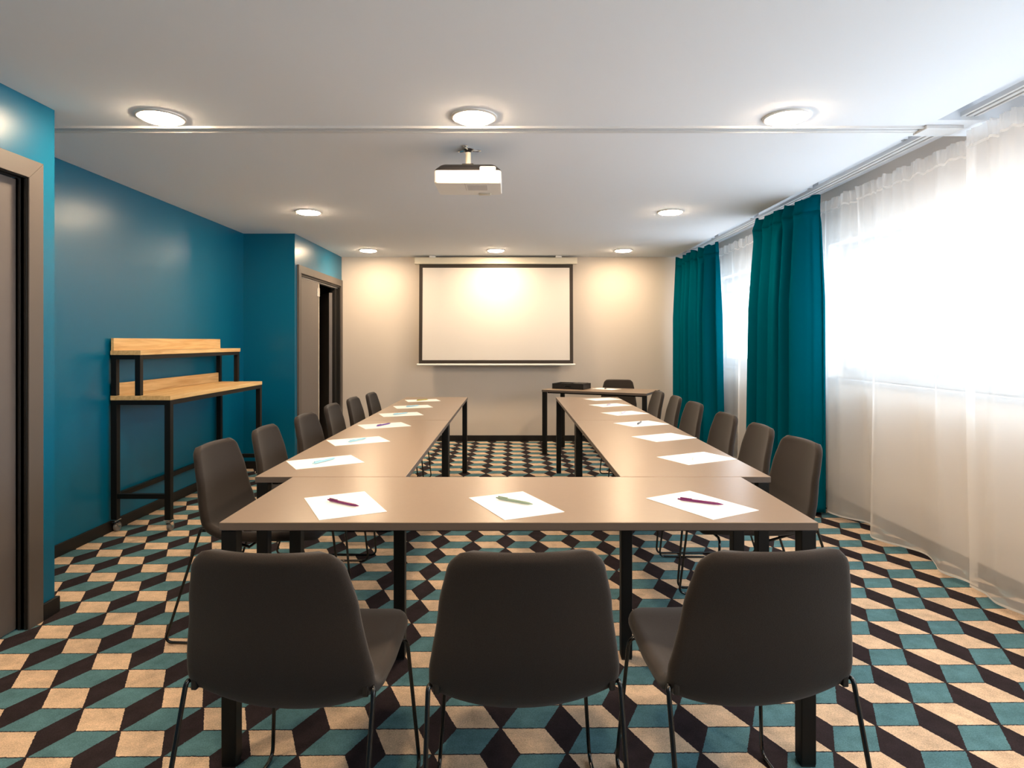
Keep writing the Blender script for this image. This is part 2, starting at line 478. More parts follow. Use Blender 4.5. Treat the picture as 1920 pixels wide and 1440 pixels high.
# ------------------------------------------------------------------ ceiling lights
def make_light():
    t = thing('downlight', '', 'ceiling light')
    mb = MB(); mb.lathe([(0.112, 0.0), (0.112, -0.006), (0.104, -0.010), (0.094, -0.008), (0.094, 0.0)], seg=40)
    mb.build('trim_ring', M['lamp_ring'], t, 40)
    mb = MB(); mb.lathe([(0.093, -0.0005), (0.093, -0.010), (0.086, -0.016), (0.06, -0.020), (0.02, -0.021)], seg=40)
    mb.build('diffuser', M['lamp'], t)
    return t
lx = [-1.705, -0.18, 1.345]
names = ['left', 'middle', 'right']
rows = [(7.34, 'in the far row beside the screen wall'), (5.17, 'in the row beyond the projector'), (2.99, 'in the row just before the ceiling track'), (0.82, 'in the row above the viewer')]
first = None
for y, rt in rows:
    for i, x in enumerate(lx):
        if y == 5.17 and i == 1: continue
        lab = 'round warm recessed ceiling light, %s one %s' % (names[i], rt)
        if first is None:
            first = make_light(); first.location = (x, y, ZC); first['label'] = lab; first['group'] = 'recessed ceiling lights'
        else:
            copy_thing(first, (x, y, ZC), 0, lab)

# ------------------------------------------------------------------ projector
PX, PY = -0.243, 3.49
pr = thing('projector', 'white and black projector hanging upside down from the ceiling', 'projector', (PX, PY, ZC))
mb = MB()
mb.lathe([(0.034, 0), (0.034, -0.006), (0.026, -0.012), (0.016, -0.022)], seg=24)
for a in (20, 140, 260):
    c, s = math.cos(R(a)), math.sin(R(a))
    mb.tube([(0.02 * c, 0.02 * s, -0.006), (0.062 * c, 0.062 * s, -0.003)], [0.008, 0.008], 8)
    mb.lathe([(0.014, 0), (0.014, -0.005), (0.004, -0.007)], org=(0.062 * c, 0.062 * s, 0), seg=12)
mb.build('ceiling_bracket', M['chrome'], pr, 40)
mb = MB(); mb.lathe([(0.0155, -0.015), (0.0155, -0.10)], seg=20); mb.build('mount_tube', M['cream_plastic'], pr, 40)
mb = MB(); mb.box((-0.033, -0.05, -0.118), (0.033, 0.05, -0.096), 0.005); mb.build('mount_plate', M['black_plastic'], pr)
# bodies (rear face towards -Y)
BX0, BX1, BY0, BY1 = -0.178, 0.190, -0.142, 0.135
def rrect(x0, y0, x1, y1, r, n=5):
    out = []
    for cx, cy, a0 in ((x1 - r, y1 - r, 0), (x0 + r, y1 - r, 90), (x0 + r, y0 + r, 180), (x1 - r, y0 + r, 270)):
        for k in range(n + 1):
            a = R(a0 + 90 * k / n); out.append((cx + r * math.cos(a), cy + r * math.sin(a)))
    return out
mb = MB()
rings = []
for (ins, z) in ((0.004, -0.230), (0.0, -0.224), (0.0, -0.163), (0.002, -0.160)):
    rings.append([mb.bm.verts.new((x, y, z)) for x, y in rrect(BX0 + ins, BY0 + ins, BX1 - ins, BY1 - ins, 0.022)])
for a, b in zip(rings[:-1], rings[1:]):
    for j in range(len(a)): mb.bm.faces.new((a[j], a[(j + 1) % len(a)], b[(j + 1) % len(a)], b[j]))
mb.bm.faces.new(rings[0]); mb.bm.faces.new(rings[-1])
mb.build('housing', M['white_plastic'], pr, 40)
mb = MB(); rings = []
for (ins, z) in ((0.002, -0.1598), (0.006, -0.150), (0.030, -0.124), (0.040, -0.118)):
    rings.append([mb.bm.verts.new((x, y, z)) for x, y in rrect(BX0 + ins, BY0 + ins, BX1 - ins, BY1 - ins, 0.022)])
for a, b in zip(rings[:-1], rings[1:]):
    for j in range(len(a)): mb.bm.faces.new((a[j], a[(j + 1) % len(a)], b[(j + 1) % len(a)], b[j]))
mb.bm.faces.new(rings[0]); mb.bm.faces.new(rings[-1])
mb.build('base_cover', M['black_plastic'], pr, 30)
mb = MB(); mb.box((0.072, BY0 - 0.002, -0.165), (0.160, BY0 + 0.05, -0.138), 0.006); mb.build('port_panel', M['white_plastic'], pr)
mb = MB(); mb.box((0.0, -0.09, -0.2315), (0.11, 0.02, -0.2300)); mb.box((-0.012, -0.14, -0.2308), (-0.009, 0.03, -0.2300)); mb.build('rating_sticker', M['grey_print'], pr)
mb = MB(); mb.box((0.055, 0.088, -0.234), (0.125, 0.132, -0.228), 0.003); mb.lathe([(0.038, 0.13), (0.038, 0.15), (0.030, 0.152), (0.028, 0.14)], 'y', (0.09, 0, -0.19), 24)
mb.build('lens', M['cream_plastic'], pr, 40)

# ------------------------------------------------------------------ projection screen
SY = 7.84
sc_ = thing('hanging_projection_screen', 'white roll-down projection screen with black border on the back wall', 'projection screen', (0, 0, 0))
mb = MB(); mb.box((-1.228, SY - 0.045, 2.272), (0.842, SY + 0.045, 2.356), 0.008)
hs = mb.build('housing', M['cream_plastic'], sc_)
for bx in (-1.0, 0.606):
    b_ = MB(); b_.box((bx - 0.04, SY - 0.035, 2.35), (bx + 0.04, SY + 0.035, ZC), 0.004); b_.build('bracket', M['white_plastic'], sc_)
def tilt(z): return SY - 0.01 - 0.045 * (2.27 - z) / 1.27
def quadslab(mb, x0, x1, z0, z1, th=0.003, fw=0.0):
    vs = []
    for dy in (-fw, th):
        for x, z in ((x0, z0), (x1, z0), (x1, z1), (x0, z1)): vs.append(mb.bm.verts.new((x, tilt(z) + dy, z)))
    for f in ((0, 1, 2, 3), (7, 6, 5, 4), (0, 4, 5, 1), (1, 5, 6, 2), (2, 6, 7, 3), (3, 7, 4, 0)): mb.bm.faces.new([vs[i] for i in f])
X0, X1, Z0, Z1 = -1.168, 0.790, 1.008, 2.276
mb = MB(); quadslab(mb, X0 + 0.02, X1 - 0.02, Z0 + 0.02, Z1); mb.build('screen_fabric', M['screen'], sc_)
mb = MB(); bw = 0.043
quadslab(mb, X0, X0 + bw, Z0, Z1, 0.004, 0.002); quadslab(mb, X1 - bw, X1, Z0, Z1, 0.004, 0.002)
quadslab(mb, X0 + bw, X1 - bw, Z0, Z0 + bw, 0.004, 0.002); quadslab(mb, X0 + bw, X1 - bw, Z1 - bw - 0.005, Z1, 0.004, 0.002)
mb.build('border', M['screen_border'], sc_)
mb = MB(); mb.tube([(X0 - 0.025, tilt(Z0) + 0.002, Z0 - 0.014), (X1 + 0.025, tilt(Z0) + 0.002, Z0 - 0.014)], 0.014, 12); mb.build('bottom_bar', M['white_plastic'], sc_, 40)

# ------------------------------------------------------------------ tables
def make_table(L, D, name, label, cat='table'):
    """origin at the floor under the middle; long side on x"""
    t = thing(name, label, cat)
    mb = MB(); mb.box((-L / 2, -D / 2, 0.715), (L / 2, D / 2, 0.74), 0.0015, 1)
    mb.bm.normal_update()
    for f in mb.bm.faces: f.material_index = 0 if f.normal.z > 0.5 else 1
    mb.build('tabletop', [M['table'], M['table_edge']], t)
    s = 0.045; e = 0.004
    for sx in (-1, 1):
        for sy in (-1, 1):
            cx, cy = sx * (L / 2 - e - s / 2), sy * (D / 2 - e - s / 2)
            mb = MB(); mb.box((cx - s / 2, cy - s / 2, 0.006), (cx + s / 2, cy + s / 2, 0.7148), 0.003, 2)
            lg = mb.build('leg', M['black_metal'], t)
            g = MB(); g.box((cx - s / 2 + 0.002, cy - s / 2 + 0.002, 0), (cx + s / 2 - 0.002, cy + s / 2 - 0.002, 0.006)); g.build('foot_cap', M['black_plastic'], lg)
    mb = MB(); i0 = 0.05
    for sy in (-1, 1):
        y = sy * (D / 2 - 0.045 - 0.02); mb.box((-L / 2 + i0, y - 0.012, 0.698), (L / 2 - i0, y + 0.012, 0.7148))
    for sx in (-1, 1):
        x = sx * (L / 2 - 0.045 - 0.02); mb.box((x - 0.012, -D / 2 + i0, 0.698), (x + 0.012, D / 2 - i0, 0.7148))
    mb.build('under_frame', M['black_metal'], t)
    return t
TG = 'taupe conference tables set in a ring'
cross = make_table(1.803, 0.622, 'conference_table', 'taupe table across the near end of the ring, three chairs along it')
cross['group'] = TG; cross.location = (0.0235, 2.157, 0)
lt = make_table(1.778, 0.606, 'conference_table', 'taupe table on the left side, butted against the crosswise near table')
lt['group'] = TG; lt.location = (-0.728, 2.47 + 0.891, 0); lt.rotation_euler = (0, 0, R(90))
copy_thing(lt, (-0.728, 2.472 + 0.891 + 1.78, 0), R(90), 'taupe table on the left side with its far end near the screen wall')
copy_thing(lt, (0.744, 2.47 + 0.891, 0), R(90), 'taupe table on the right side, butted against the crosswise near table')
copy_thing(lt, (0.744, 2.472 + 0.891 + 1.78, 0), R(90), 'taupe table on the right side with its far end by the presenter table')
pt = make_table(1.2, 0.6, 'presenter_table', 'small angled taupe table near the screen wall with a black case on it')
PTA = R(-26.6); pt.location = (1.02, 6.98, 0); pt.rotation_euler = (0, 0, PTA)
def onpt(u, v): return (1.02 + u * math.cos(PTA) - v * math.sin(PTA), 6.98 + u * math.sin(PTA) + v * math.cos(PTA))

# black case on the presenter table
x, y = onpt(-0.36, 0.02)
cs = thing('storage_case', 'flat black case on the left end of the presenter table', 'case', (x, y, 0.74), PTA)
mb = MB(); w, d, h = 0.38, 0.26, 0.062
mb.box((-w / 2, -d / 2, 0), (w / 2, d / 2, 0.010)); mb.box((-w / 2, -d / 2, 0), (w / 2, -d / 2 + 0.008, h)); mb.box((-w / 2, d / 2 - 0.008, 0), (w / 2, d / 2, h))
mb.box((-w / 2, -d / 2, 0), (-w / 2 + 0.008, d / 2, h)); mb.box((w / 2 - 0.008, -d / 2, 0), (w / 2, d / 2, h)); mb.box((0.02, -d / 2, 0), (0.027, d / 2, h - 0.004))
mb.build('body', M['black_plastic'], cs)
mb = MB(); mb.box((-0.04, -d / 2 - 0.006, 0.022), (0.04, -d / 2, 0.038), 0.002); mb.build('latch', M['gloss_black'], cs)
mb = MB(); mb.box((-w / 2 + 0.02, -d / 2 + 0.02, 0.012), (0.01, d / 2 - 0.02, 0.05), 0.004); mb.box((0.04, -d / 2 + 0.02, 0.012), (w / 2 - 0.02, d / 2 - 0.02, 0.066), 0.004); mb.build('tray_insert', M['black_trim'], cs)

# ------------------------------------------------------------------ chairs
def catmull(P, n):
    P = [Vector((p[0], p[1], 0)) for p in P]
    Q = [P[0] * 2 - P[1]] + P + [P[-1] * 2 - P[-2]]
    dense = []
    for i in range(1, len(Q) - 2):
        for k in range(24):
            t = k / 24
            a, b, c, d = Q[i - 1], Q[i], Q[i + 1], Q[i + 2]
            dense.append(0.5 * ((2 * b) + (c - a) * t + (2 * a - 5 * b + 4 * c - d) * t * t + (3 * b - a - 3 * c + d) * t ** 3))
    dense.append(P[-1])
    L = [0.0]
    for i in range(1, len(dense)): L.append(L[-1] + (dense[i] - dense[i - 1]).length)
    def at(s):
        s = max(0, min(L[-1], s))
        for i in range(1, len(L)):
            if L[i] >= s - 1e-9:
                t = (s - L[i - 1]) / max(1e-9, L[i] - L[i - 1]); return dense[i - 1].lerp(dense[i], t)
        return dense[-1]
    return at, L[-1]
def lerp_table(tab, s):
    for (s0, v0), (s1, v1) in zip(tab[:-1], tab[1:]):
        if s <= s1:
            t = (s - s0) / (s1 - s0); t = max(0, min(1, t)); t = t * t * (3 - 2 * t) * 0.5 + t * 0.5
            return v0 + (v1 - v0) * t
    return tab[-1][1]

def make_chair():
    t = thing('conference_chair', '', 'chair')
    prof = [(-0.292, 0.822), (-0.264, 0.70), (-0.238, 0.58), (-0.212, 0.495), (-0.176, 0.437), (-0.115, 0.413), (-0.03, 0.415), (0.10, 0.432), (0.21, 0.446), (0.272, 0.440)]
    at, LT = catmull(prof, 0)
    NR, NC = 56, 26
    # rows denser at both ends
    S = []
    for i in range(NR + 1):
        q = i / NR
        S.append(LT * (q - 0.045 * math.sin(2 * PI * q) * 1.6))
    W = [(0, 0.168), (0.03, 0.176), (0.135, 0.197), (0.33, 0.222), (0.42, 0.222), (0.60, 0.216), (0.72, 0.210), (LT, 0.200)]
    BY = [(0, 0.022), (0.15, 0.028), (0.30, 0.018), (0.38, 0.0), (0.46, -0.01), (0.60, 0.0), (LT, 0.0)]
    BZ = [(0, 0.0), (0.15, 0.0), (0.28, 0.012), (0.36, 0.040), (0.42, 0.058), (0.50, 0.054), (0.62, 0.034), (0.78, 0.014), (LT, 0.002)]
    RT, RF = 0.050, 0.085
    def hw(s):
        w = lerp_table(W, s)
        if s < RT: w += -RT + math.sqrt(max(0, RT * RT - (RT - s) ** 2))
        e = LT - s
        if e < RF: w += -RF + math.sqrt(max(0, RF * RF - (RF - e) ** 2))
        return w
    def surf(s, u):
        p = at(s); a = at(min(LT, s + 0.012)); b = at(max(0, s - 0.012))
        tg = (a - b).normalized()                 # (dy, dz) downwards then forward
        nrm = Vector((-tg.y, tg.x, 0))            # towards the sitter
        k = abs(u) ** 2.2
        q = p + Vector((lerp_table(BY, s), lerp_table(BZ, s), 0)) * k
        return Vector((u * hw(s), q.x, q.y)), Vector((0, nrm.x, nrm.y))
    U = [math.sin(PI / 2 * (-1 + 2 * j / NC)) for j in range(NC + 1)]
    mid = [[surf(s, u)[0] for u in U] for s in S]
    def nrm(i, j):
        a = mid[min(NR, i + 1)][j] - mid[max(0, i - 1)][j]; b = mid[i][min(NC, j + 1)] - mid[i][max(0, j - 1)]
        n = a.cross(b)
        if n.length < 1e-9: return surf(S[i], U[j])[1]
        n.normalize()
        return n if n.dot(surf(S[i], U[j])[1]) > 0 else -n
    bm = bmesh.new(); E = 0.018
    top, bot = [], []
    for i in range(NR + 1):
        r1, r2 = [], []
        for j in range(NC + 1):
            d = min((1 - abs(U[j])) * hw(S[i]), S[i], LT - S[i]); a = min(1, d / E)
            T = lerp_table([(0, 0.030), (0.3, 0.034), (0.5, 0.042), (LT, 0.044)], S[i])
            h = T / 2 * math.sqrt(max(0, 1 - (1 - a) ** 2)); n = nrm(i, j)
            r1.append(bm.verts.new(mid[i][j] + n * h)); r2.append(bm.verts.new(mid[i][j] - n * h))
        top.append(r1); bot.append(r2)
    split = next(i for i, s in enumerate(S) if s > 0.405)
    fi = bm.faces.layers.int.new('part')
    for g, flip in ((top, False), (bot, True)):
        for i in range(NR):
            for j in range(NC):
                q = (g[i][j], g[i + 1][j], g[i + 1][j + 1], g[i][j + 1])
                f = bm.faces.new(q if not flip else tuple(reversed(q)))
                f[fi] = 0 if i < split else 1
    bmesh.ops.remove_doubles(bm, verts=bm.verts, dist=1e-5)
    bmesh.ops.recalc_face_normals(bm, faces=bm.faces)
    bm.normal_update()
    for part, nm in ((0, 'backrest'), (1, 'seat')):
        used, vmap, vs, ns, fs = set(), {}, [], [], []
        for f in bm.faces:
            if f[fi] != part: continue
            idx = []
            for v in f.verts:
                if v not in vmap: vmap[v] = len(vs); vs.append(v.co[:]); ns.append(v.normal[:])
                idx.append(vmap[v])
            fs.append(idx)
        me = bpy.data.meshes.new(nm); me.from_pydata(vs, [], fs); me.shade_smooth()
        me.materials.append(M['chair'])
        me.normals_split_custom_set_from_vertices(ns)
        o = bpy.data.objects.new(nm, me); COL.objects.link(o); o.parent = t
    bm.free()
    r = 0.0058
    for sx in (-1, 1):
        path = [(sx * 0.13, -0.045, 0.384), (sx * 0.185, -0.145, 0.435), (sx * 0.223, -0.208, 0.497), (sx * 0.229, -0.365, r), (sx * 0.229, 0.245, r), (sx * 0.200, 0.205, 0.405), (sx * 0.13, 0.185, 0.404)]
        mb = MB(); mb.tube(fillet(path, [0, 0.03, 0.022, 0.035, 0.035, 0.03, 0]), r, 10)
        mb.build('leg', M['gloss_black'], t, 60)
        mb = MB(); mb.box((sx * 0.204 - 0.007, -0.214, 0.470), (sx * 0.204 + 0.007, -0.196, 0.497), 0.003); mb.build('bracket', M['black_plastic'], t)
    for y, z in ((-0.045, 0.384), (0.185, 0.404)):
        mb = MB(); mb.tube([(-0.135, y, z), (0.135, y, z)], r, 10); mb.build('crossbar', M['gloss_black'], t, 60)
    return t

chair = make_chair()
CG = 'charcoal chairs around the conference tables'
chair['group'] = CG
ordn = ['first', 'second', 'third', 'fourth', 'fifth', 'sixth']
# near side: three
chair.location = (0.023, 1.634, 0); chair.rotation_euler = (0, 0, R(2.5))
chair['label'] = 'charcoal upholstered chair at the near crosswise table, middle of three seen from behind'
copy_thing(chair, (-0.522, 1.63, 0), R(-4), 'charcoal upholstered chair at the near crosswise table, left of three seen from behind')
copy_thing(chair, (0.568, 1.64, 0), R(4.5), 'charcoal upholstered chair at the near crosswise table, right of three seen from behind')
LY = [2.82, 3.352, 3.919, 4.556, 5.076, 5.552]; LX = [-1.385, -1.36, -1.335, -1.35, -1.327, -1.285]
RY = [2.90, 3.417, 3.948, 4.675, 5.23, 5.73]; RX = [1.40, 1.41, 1.41, 1.425, 1.425, 1.40]
la = [-3, 2, -2, 1, 0, 0]; ra = [3, -2, 1, 2, -3, 1]
for i in range(6):
    copy_thing(chair, (LX[i] + 0.29, LY[i], 0), R(-90 + la[i]), 'charcoal chair on the left side, %s from the near crosswise table' % ordn[i])
    copy_thing(chair, (RX[i] - 0.29, RY[i], 0), R(90 + ra[i]), 'charcoal chair on the window side, %s from the near crosswise table' % ordn[i])
c = copy_thing(chair, (1.25, 7.25, 0), R(180 - 14), 'charcoal chair behind the small presenter table by the screen wall')

# ------------------------------------------------------------------ papers and pens
A4 = None
def add_paper(x, y, ang, label, group='white paper sheets laid on the tables'):
    global A4
    if A4 is None:
        mb = MB(); mb.box((-0.105, -0.1485, 0), (0.105, 0.1485, 0.0012))
        A4 = mb.build('paper_sheet', M['paper']); o = A4
    else:
        o = A4.copy(); COL.objects.link(o)
    o.location = (x, y, 0.7402); o.rotation_euler = (0, 0, ang)
    return tag(o, label, 'paper', group)
def make_pen(mat, label, logo=False):
    t = thing('pen', label, 'pen', group='ballpoint pens on the paper sheets')
    mb = MB(); mb.lathe([(0.0034, -0.070), (0.0046, -0.066), (0.0048, -0.02), (0.0048, 0.04), (0.0042, 0.056)], 'x', (0, 0, 0.0058), 12); mb.build('barrel', mat, t, 50)
    mb = MB(); mb.lathe([(0.0041, 0.056), (0.0016, 0.069), (0.0005, 0.073)], 'x', (0, 0, 0.0058), 12); mb.build('tip', mat, t, 50)
    mb = MB(); mb.lathe([(0.0024, -0.078), (0.0026, -0.077), (0.0026, -0.0699)], 'x', (0, 0, 0.0058), 10); mb.build('push_button', mat, t, 50)
    mb = MB(); mb.box((-0.068, -0.0022, 0.0105), (-0.030, 0.0022, 0.0128), 0.0006); mb.box((-0.069, -0.0022, 0.008), (-0.063, 0.0022, 0.0128), 0.0006); mb.build('clip', mat, t)
    if logo:
        mb = MB()
        for k in range(4): mb.box((-0.046 + k * 0.006, -0.0014 - 0.0007 * (k % 2), 0.0128), (-0.0425 + k * 0.006, 0.0012, 0.0131))
        mb.build('print', M['print_white'], t)
    return t
pens = {}
def add_pen(kind, mat, p0, p1, label, z=0.7418):
    x, y = (p0[0] + p1[0]) / 2, (p0[1] + p1[1]) / 2
    a = math.atan2(p1[1] - p0[1], p1[0] - p0[0])
    if kind not in pens:
        pens[kind] = make_pen(mat, label, kind == 'purple'); o = pens[kind]
        o.location = (x, y, z); o.rotation_euler = (0, 0, a)
    else:
        o = copy_thing(pens[kind], (x, y, z), a, label)
    return o
add_paper(-0.557, 2.046, R(27), 'white sheet with a dark purple pen at the left end of the crosswise table')
add_paper(0.012, 2.046, R(25.5), 'white sheet with a grey-green pen at the middle of the crosswise table')
add_paper(0.633, 2.052, R(30), 'white sheet with a purple pen at the right end of the crosswise table')
add_pen('purple', M['pen_purple'], (-0.616, 2.081), (-0.4965, 2.003), 'dark purple pen on the left sheet of the crosswise table')
add_pen('green', M['pen_green'], (-0.046, 2.108), (0.0728, 2.025), 'grey-green pen on the middle sheet of the crosswise table')
add_pen('purple', M['pen_purple'], (0.574, 2.092), (0.70, 2.021), 'purple pen on the right sheet of the crosswise table')
LP = [(-0.84, 2.775, 31), (-0.837, 3.362, 29), (-0.823, 3.98, 28), (-0.823, 4.59, 22), (-0.82, 5.13, 20), (-0.817, 5.68, 18)]
RP = [(0.866, 2.865, 27), (0.87, 3.49, 28), (0.863, 4.07, 27), (0.866, 4.668, 27), (0.850, 5.26, 27), (0.868, 5.80, 25)]
lpen = [('blue', 'pen_blue', 'pale blue'), ('blue', 'pen_blue', 'pale blue'), ('violet', 'pen_violet', 'violet'), ('blue', 'pen_blue', 'pale blue'), ('blue', 'pen_blue', 'pale blue'), ('olive', 'pen_yellow', 'olive')]
rpen = [('white', 'pen_white', 'whitish'), ('white', 'pen_white', 'whitish'), ('dark', 'pen_dark', 'dark grey'), ('lilac', 'pen_lilac', 'pale lilac'), ('lilac', 'pen_lilac', 'pale lilac'), None]
for i, (x, y, a) in enumerate(LP):
    add_paper(x, y, R(90 + a), 'white sheet on the left tables, %s from the near crosswise table' % ordn[i])
    k, mname, cn = lpen[i]; d = Vector((0.42, 0.90)) if i < 3 else Vector((0.6, 0.8))
    add_pen(k, M[mname], (x - d.x * 0.07, y - d.y * 0.07), (x + d.x * 0.07, y + d.y * 0.07), '%s pen on the %s left-side sheet from the near table' % (cn, ordn[i]))
for i, (x, y, a) in enumerate(RP):
    add_paper(x, y, R(90 + a), 'white sheet on the window-side tables, %s from the near crosswise table' % ordn[i])
    if rpen[i] is None: continue
    k, mname, cn = rpen[i]; d = Vector((0.37, 0.93))
    add_pen(k, M[mname], (x - 0.01 - d.x * 0.07, y - d.y * 0.07), (x - 0.01 + d.x * 0.07, y + d.y * 0.07), '%s pen on the %s window-side sheet from the near table' % (cn, ordn[i]))
x, y = onpt(0.02, 0.12)
add_paper(x, y, PTA + R(75), 'white sheet on the small presenter table beside the black case')
add_pen('dark', M['pen_dark'], (x - 0.02, y - 0.066), (x + 0.02, y + 0.066), 'dark grey pen on the sheet on the presenter table')

# ------------------------------------------------------------------ tall oak table on casters
bt = thing('buffet_table', 'tall oak-topped rolling table with raised shelf against the teal wall', 'table', (-2.49, 4.89, 0))
BX0, BX1, BYa, BYb = -0.205, 0.200, -0.762, 0.762
mb = MB(); mb.box((BX0, BYa, 0.890), (BX1, BYb, 0.920), 0.0015, 1); mb.build('tabletop', M['oak'], bt)
s = 0.04
for x0 in (BX0 + 0.002, BX1 - s - 0.002):
    for y0 in (BYa + 0.002, BYb - s - 0.002):
        mb = MB(); mb.box((x0, y0, 0.085), (x0 + s, y0 + s, 0.8898), 0.002); mb.build('leg', M['black_metal'], bt)
        cx, cy = x0 + s / 2, y0 + s / 2
        g = MB(); g.box((cx - 0.024, cy - 0.024, 0.078), (cx + 0.024, cy + 0.024, 0.085), 0.001)
        g.lathe([(0.012, 0.066), (0.012, 0.078)], 'z', (cx, cy, 0), 14)
        g.prism([(cy - 0.018, 0.068), (cy + 0.022, 0.068), (cy + 0.030, 0.030), (cy + 0.014, 0.024)], cx - 0.017, cx - 0.013, 'x')
        g.prism([(cy - 0.018, 0.068), (cy + 0.022, 0.068), (cy + 0.030, 0.030), (cy + 0.014, 0.024)], cx + 0.013, cx + 0.017, 'x')
        g.box((cx - 0.017, cy - 0.018, 0.064), (cx + 0.017, cy + 0.022, 0.068))
        co = g.build('caster', M['chrome'], bt, 30)
        w_ = MB(); w_.lathe([(0.010, -0.0115), (0.028, -0.0115), (0.031, -0.008), (0.031, 0.008), (0.028, 0.0115), (0.010, 0.0115)], 'x', (cx, cy + 0.018, 0.031), 24); w_.build('wheel', M['grey_rubber'], co, 40)
mb = MB()
for x0 in (BX0 + 0.002, BX1 - s - 0.002): mb.box((x0, BYa + s, 0.858), (x0 + s, BYb - s, 0.8898))
for y0 in (BYa + 0.002, BYb - s - 0.002): mb.box((BX0 + s, y0, 0.858), (BX1 - s, y0 + s, 0.8898))
mb.build('top_rail', M['black_metal'], bt)
for y0 in (BYa + 0.006, BYb - s + 0.002):
    mb = MB(); mb.box((BX0 + s, y0, 0.225), (BX1 - s, y0 + 0.032, 0.257)); mb.build('stretcher', M['black_metal'], bt)
mb = MB(); mb.box((BX0 + 0.006, BYa + s, 0.225), (BX0 + 0.038, BYb - s, 0.257)); mb.build('stretcher', M['black_metal'], bt)
US = 0.0
for x0 in (BX0 + 0.002, US - s - 0.002):
    for y0 in (BYa + 0.004, BYb - s - 0.004):
        mb = MB(); mb.box((x0, y0, 0.920), (x0 + s * 0.9, y0 + s * 0.9, 1.1938), 0.002); mb.build('shelf_post', M['black_metal'], bt)
mb = MB()
for x0 in (BX0 + 0.002, US - s - 0.002): mb.box((x0, BYa + s, 1.165), (x0 + s * 0.9, BYb - s, 1.1938))
for y0 in (BYa + 0.004, BYb - s - 0.004): mb.box((BX0 + s * 0.9, y0, 1.165), (US - s - 0.002, y0 + s * 0.9, 1.1938))
mb.build('shelf_rail', M['black_metal'], bt)
mb = MB(); mb.box((BX0, BYa, 1.194), (US, BYb, 1.224), 0.0015, 1); mb.build('shelf_board', M['oak'], bt)
mb = MB(); mb.box((BX0 + 0.002, BYa + 0.004, 1.224), (BX0 + 0.022, BYb - 0.004, 1.308), 0.0015, 1); mb.build('shelf_backsplash', M['oak'], bt)
mb = MB(); mb.box((BX0 + 0.004, BYa + s + 0.001, 0.920), (BX0 + 0.024, BYb - s - 0.001, 1.003), 0.0015, 1); mb.build('backsplash', M['oak'], bt)

# ------------------------------------------------------------------ curtain rails, sheers, drapes
for a, b, nm in ((YF + 0.05, 3.10, 'nearest the viewer'), (3.215, YB - 0.02, 'running on to the screen wall')):
    rl = thing('curtain_rail', 'slim white double curtain rail in the ceiling recess, ' + nm, 'curtain rail', (0, 0, 0))
    mb = MB()
    for xa, xb in ((2.222, 2.238), (2.252, 2.276), (2.290, 2.306)):
        mb.box((xa, a, 2.396), (xb, b, 2.414), 0.002)
    mb.box((2.222, a, 2.408), (2.306, b, 2.418))
    mb.build('track', M['rail'], rl)
    mb = MB()
    y = a + 0.25
    while y < b:
        mb.box((2.21, y - 0.012, 2.418), (2.32, y + 0.012, 2.424)); mb.box((2.25, y - 0.012, 2.424), (2.28, y + 0.012, ZR)); y += 1.1
    mb.build('bracket', M['grey_rail'], rl)

def sheer(name, y0, y1, ztop, zbot, seed, label, xoff=0.0):
    rnd = random.Random(21)
    n = int((y1 - y0) / 0.011); nz = 44
    comps = [(rnd.uniform(0.42, 0.8), rnd.uniform(0, 6.28), rnd.uniform(0.6, 1.0)) for _ in range(3)]
    mids = [(rnd.uniform(0.17, 0.30), rnd.uniform(0, 6.28), rnd.uniform(0.5, 1.0)) for _ in range(3)]
    fine = [(rnd.uniform(0.06, 0.10), rnd.uniform(0, 6.28), rnd.uniform(0.5, 1.0)) for _ in range(3)]
    def wave(cs, y): return sum(a * math.sin(2 * PI * y / l + p) for l, p, a in cs) / len(cs)
    t = thing(name, label, 'curtain', (0, 0, 0))
    def X(y, f, z):       # f 0 top .. 1 bottom
        return 2.365 + xoff + 0.10 * f ** 0.8 * wave(comps, y) + (0.012 + 0.034 * math.sin(PI * min(1, f * 1.1)) ** 0.7 * (1 - 0.35 * f)) * wave(mids, y + 0.03 * math.sin(3 * f + y)) \
            + (0.016 * max(0, 1 - f * 2.2) + 0.0015) * wave(fine, y)
    def grid(za, zb, rows, off=0.0, ruffle=0.0):
        mb = MB(); g = []
        for k in range(rows + 1):
            row = []
            for i in range(n + 1):
                y = y0 + (y1 - y0) * i / n
                zt = ztop + 0.006 * math.sin(y * 41 + seed) + 0.004 * math.sin(y * 97)
                zb_ = zbot + 0.006 * math.sin(y * 2.3 + seed)
                f = za + (zb - za) * k / rows
                z = zt + (zb_ - zt) * f
                row.append(mb.bm.verts.new((X(y, f, z) + off + ruffle * math.sin(y * 2 * PI / 0.031) * (1 - k / rows), y + 0.02 * f * math.sin(y * 5), z)))
            g.append(row)
        for k in range(rows):
            for i in range(n): mb.bm.faces.new((g[k][i], g[k][i + 1], g[k + 1][i + 1], g[k + 1][i]))
        return mb
    fh = 0.085 / (ztop - zbot); fe = 1 - 0.012 / (ztop - zbot)
    grid(fh, fe, nz).build('voile', M['sheer'], t, 180)
    grid(0, fh, 6, 0.0, 0.010).build('heading_tape', M['sheer'], t, 180)
    grid(0.0 + fh - 0.003, fh + 0.003, 1, -0.003).build('heading_seam', M['hem'], t, 180)
    grid(fe, 1.0, 1, -0.001).build('hem', M['hem'], t, 180)
    return t
sheer('sheer_curtain', -2.2, 3.16, 2.372, 0.03, 3, 'white sheer curtain hanging floor-length at the right, nearest the viewer', -0.014)
sheer('sheer_curtain', 3.14, 7.86, 2.345, 0.03, 11, 'white sheer curtain behind the teal drapes, stretching to the screen wall', 0.014)

